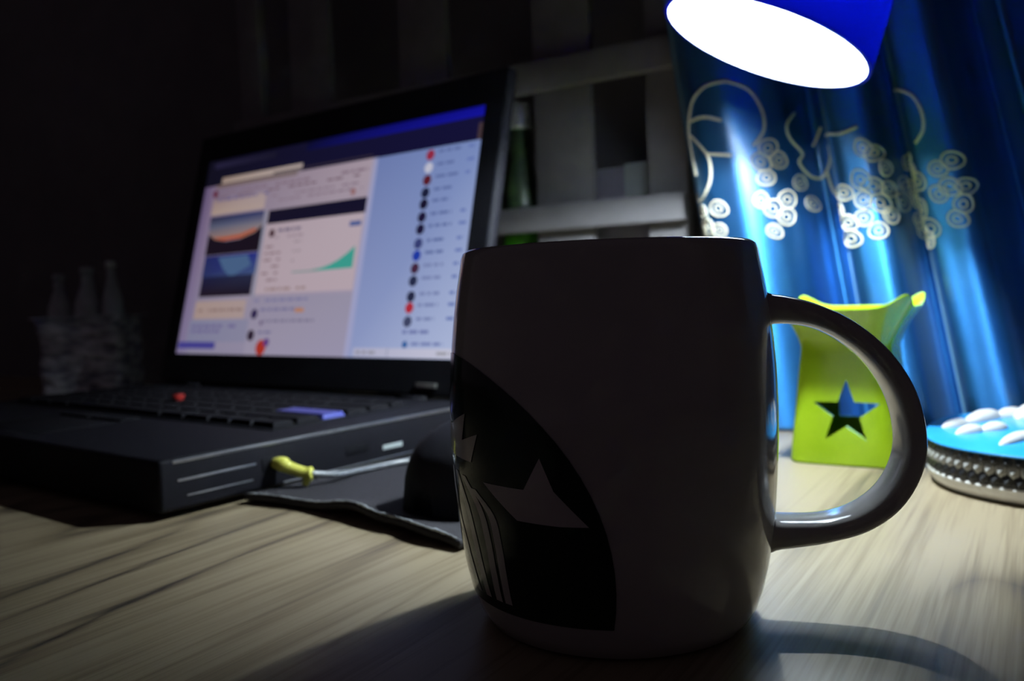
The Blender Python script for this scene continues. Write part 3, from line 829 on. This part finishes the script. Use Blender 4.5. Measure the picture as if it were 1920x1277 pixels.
def curtain_pt(u, z, lift=0.0):
    sh = 0.2 - z
    if z > 0.2: sh = -0.10 * math.tanh((z - 0.2) / 0.10)
    s = u + clean(u) * sh
    amp = 1.0 + 0.25 * max(0, 0.2 - z) / 0.2
    g = cubic(u, CG) * amp + 0.0003 * math.sin(u * 160 + z * 12)
    return Vector((s, 0.529 - g - lift, z))
def curtain_on(u, z, lift):
    p = curtain_pt(u, z); a = curtain_pt(u + 0.0005, z) - curtain_pt(u - 0.0005, z); b = curtain_pt(u, z + 0.001) - curtain_pt(u, z - 0.001)
    n = a.cross(b).normalized()
    if n.y > 0: n = -n
    return p + n * lift
cur = thing('curtain', 'shiny blue satin curtain with cream embroidery hanging in folds behind the burner', 'curtain', (0.05, 0.52, 0.0))
CO = cur.location.copy()
nu, nz = 520, 60
cv, cf = [], []
for i in range(nu + 1):
    u = -0.196 + (0.34 + 0.196) * i / nu
    for j in range(nz + 1):
        z = 0.0006 + 0.72 * (j / nz) ** 1.4
        cv.append(curtain_pt(u, z) - CO)
for i in range(nu):
    for j in range(nz):
        a = i * (nz + 1) + j; cf.append((a, a + nz + 1, a + nz + 2, a + 1))
cme = mesh('curtain_cloth', cv, cf, True)
uvl = cme.uv_layers.new(name='weave')                    # first axis runs up the cloth
for lp in cme.loops:
    i, j = divmod(lp.vertex_index, nz + 1)
    uvl.data[lp.index].uv = ((j / nz) ** 1.4, i / nu)
cl = obj('cloth', cme, M['satin'], cur)
sd = cl.modifiers.new('thickness', 'SOLIDIFY'); sd.thickness = 0.0008; sd.offset = 0.0
obj('curtain_rod', tube_me('curtain_rod', [(-0.35, 0.005, 0.722), (0.36, 0.005, 0.722)], 0.008, 14), M['rod'], cur)

STROKES = [
  [(-0.1589, 0.2103), (-0.1716, 0.2087), (-0.1806, 0.2014), (-0.1866, 0.1899), (-0.1888, 0.1814), (-0.1889, 0.1702), (-0.1882, 0.1564)],
  [(-0.1847, 0.1896), (-0.175, 0.1901), (-0.1656, 0.1869)],
  [(-0.1875, 0.1813), (-0.1807, 0.1729), (-0.1767, 0.1638), (-0.1783, 0.1516), (-0.1836, 0.1435), (-0.1899, 0.1404), (-0.1922, 0.1456)],
  [(-0.1773, 0.1676), (-0.1634, 0.1653)],
  [(-0.1589, 0.2103), (-0.148, 0.2037), (-0.1432, 0.1909), (-0.1441, 0.1791), (-0.1504, 0.1704)],
  [(-0.1283, 0.1899), (-0.1325, 0.1822), (-0.1322, 0.174), (-0.1281, 0.1652), (-0.1302, 0.1596), (-0.127, 0.1522), (-0.1217, 0.1505), (-0.1151, 0.1567), (-0.1109, 0.1677)],
  [(-0.1227, 0.1704), (-0.1152, 0.181)],
  [(-0.1167, 0.1534), (-0.1153, 0.1429), (-0.1109, 0.1367)],
  [(-0.1091, 0.1721), (-0.1009, 0.1704), (-0.0911, 0.173)],
  [(-0.0692, 0.192), (-0.0615, 0.1864), (-0.0585, 0.1771), (-0.0594, 0.1675), (-0.0646, 0.1605)],
]
RINGS = [(-0.1881, 0.1327), (-0.1859, 0.1239), (-0.1765, 0.1342), (-0.1777, 0.1208), (-0.1912, 0.123), (-0.1437, 0.1683), (-0.1392, 0.1606), (-0.1468, 0.1508), (-0.1314, 0.1468), (-0.1278, 0.1348), (-0.1388, 0.1369), (-0.1467, 0.1317), (-0.1407, 0.1265), (-0.1479, 0.1187), (-0.1517, 0.1369), (-0.1486, 0.1605), (-0.1046, 0.1372), (-0.1083, 0.1273), (-0.1049, 0.1202), (-0.1049, 0.1111), (-0.0944, 0.143), (-0.0953, 0.1318), (-0.097, 0.1218), (-0.0857, 0.1577), (-0.0822, 0.1495), (-0.0902, 0.1605), (-0.089, 0.139), (-0.0825, 0.1373), (-0.0769, 0.1411), (-0.0789, 0.1303), (-0.0877, 0.13), (-0.084, 0.123), (-0.0904, 0.1146), (-0.0726, 0.1539), (-0.0691, 0.1468), (-0.0742, 0.1397), (-0.0675, 0.1401), (-0.0719, 0.1318), (-0.0682, 0.126), (-0.0729, 0.1209), (-0.0721, 0.1154), (-0.0571, 0.1455), (-0.0588, 0.1316), (-0.0535, 0.1354), (-0.0532, 0.1182), (-0.0658, 0.1138), (-0.0491, 0.1253), (-0.0679, 0.1075), (-0.0499, 0.149), (-0.0464, 0.1347)]
for st in STROKES:
    c = catmull([(u, z, 0) for u, z in st], 8)
    obj('embroidered_swirl', tube_me('embroidered_swirl', [curtain_on(p.x, p.y, 0.0006) - CO for p in c], 0.0009, 6), M['embroidery'], cl.parent)
rg = random.Random(5)
for (u, z) in RINGS:
    r = rg.uniform(0.0040, 0.0050); tilt = rg.uniform(0, 2 * PI)
    V, F = [], []
    for rr, th in ((r, 0.00062), (r * 0.42, 0.0005)):
        pts = []
        for k in range(22):
            w = 2 * PI * k / 22
            pt = 1 + 0.30 * max(0, math.cos(w)) ** 4
            du, dz_ = rr * pt * math.cos(w + tilt), rr * pt * math.sin(w + tilt)
            # keep the loop round on the cloth where the fold runs steeply away from the room
            g1 = (curtain_pt(u + 0.001, z) - curtain_pt(u - 0.001, z)).length / 0.002
            pts.append(curtain_on(u + du / max(g1, 1) ** 0.6, z + dz_, 0.0006) - CO)
        v, f = tube_verts(pts, th, 5, True)
        b = len(V); V += v; F += [tuple(b + i for i in q_) for q_ in f]
    obj('embroidered_loop', mesh('embroidered_loop', V, F, True), M['embroidery'], cur)

# ------------------------------------------------------------------ slatted rack, bottle and carton behind it
rack = thing('slatted_rack', 'grey white slatted wooden rack standing behind the laptop', 'rack', (-0.42, 0.535, 0))
RX = -0.42
def rk(name, xa, xb, ya, yb, za, zb): return obj(name, box_me(name, (xa - RX, ya - 0.535, za), (xb - RX, yb - 0.535, zb), 0.0015), M['rack'], rack)
for za, zb in ((0.1324, 0.1512), (0.2350, 0.2565), (0.012, 0.030), (0.44, 0.46)):
    rk('rail', -0.640, -0.2020, 0.5460, 0.5560, za, zb)
for xa, xb in ((-0.3215, -0.2740), (-0.4480, -0.4000), (-0.5730, -0.5250)):
    rk('slat', xa, xb, 0.5561, 0.5630, 0.0, 0.47)
for xa, xb in ((-0.2320, -0.2025), (-0.6400, -0.6120)):
    rk('post', xa, xb, 0.5561, 0.5680, 0.0, 0.50)
bot = thing('green_bottle', 'green bottle with a white screw cap behind the slatted rack', 'bottle', (-0.3455, 0.5735, 0))
obj('bottle_body', lathe_me('green_bottle', [(0, 0), (0.0135, 0), (0.015, 0.002), (0.015, 0.150), (0.0145, 0.162), (0.0115, 0.180), (0.0090, 0.190), (0.0085, 0.214), (0, 0.214)], 32), M['green_glass'], bot)
obj('bottle_label', lathe_me('bottle_label', [(0.01515, 0.1495), (0.01535, 0.150), (0.0149, 0.162), (0.0119, 0.180), (0.0094, 0.190), (0.0089, 0.2135), (0.0087, 0.2135)], 32), M['bottle_label'], bot)
obj('cap', lathe_me('bottle_cap', [(0, 0.2145), (0.0115, 0.2145), (0.0118, 0.216), (0.0108, 0.233), (0.0095, 0.2355), (0, 0.2358)], 28), M['cap'], bot)
ct = thing('carton', 'small lilac grey carton standing behind the slatted rack', 'carton', (-0.250, 0.588, 0))
obj('carton_body', box_me('carton_body', (-0.040, -0.018, 0), (0.020, 0.018, 0.176), 0.001), M['carton'], ct)
obj('carton_flap', box_me('carton_flap', (-0.005, -0.0186, 0.155), (0.0195, -0.0178, 0.178), 0.0003), M['sticker'], ct)

# ------------------------------------------------------------------ glass things at the far left
gb = thing('glass_box', 'crinkled pale film box standing in the dark left of the laptop', 'box', (-0.786, 0.484, 0), math.radians(32))
gv, gf = [], []
A_, B_ = 64, 22
rg = random.Random(11)
ph = [(rg.uniform(60, 240), rg.uniform(60, 240), rg.uniform(0, 6)) for _ in range(10)]
for j in range(B_ + 1):
    z = 0.078 * j / B_
    for k in range(A_):
        w = 2 * PI * k / A_
        x, y = squircle(0.0405, 6, w)
        d = sum(math.sin(a * (x + y * 0.7) + b * z + c) for a, b, c in ph) * 0.00042
        x *= 1 + d / 0.043; y = y * 0.72 * (1 + d / 0.03)
        gv.append((x, y, z))
for j in range(B_):
    for k in range(A_):
        k2 = (k + 1) % A_; gf.append((j * A_ + k, j * A_ + k2, (j + 1) * A_ + k2, (j + 1) * A_ + k))
gf.append(tuple(range(A_))); gf.append(tuple(B_ * A_ + k for k in range(A_)))
obj('film', mesh('film_box', gv, gf, True), M['crinkle'], gb)
obj('box_lid', box_me('box_lid', (-0.0430, -0.0318, 0.0785), (0.0430, 0.0318, 0.0805), 0.0008), M['crinkle'], gb)
for i, (x, y, h, r, lab) in enumerate(((-0.905, 0.524, 0.126, 0.012, 'slim frosted glass bottle beside the film box, farthest from the laptop'),
                                       (-0.868, 0.534, 0.132, 0.014, 'frosted glass bottle with sloping shoulders in the middle behind the film box'),
                                       (-0.834, 0.540, 0.137, 0.010, 'frosted glass bottle with a bright stopper behind the film box'))):
    b = thing('glass_bottle', lab, 'bottle', (x, y, 0), 0, 'glass bottles in the dark corner')
    obj('bottle_body', lathe_me('glass_bottle', [(0, 0), (r, 0), (r * 1.1, 0.003), (r * 1.1, h * 0.60), (r * 0.95, h * 0.72), (r * 0.45, h * 0.86), (r * 0.42, h * 0.95), (0, h * 0.95)], 24), M['glass'], b)
    obj('stopper', lathe_me('stopper', [(0, h * 0.9505), (r * 0.5, h * 0.9505), (r * 0.55, h * 0.97), (r * 0.45, h), (0, h)], 18), M['cap'] if i == 2 else M['glass'], b)
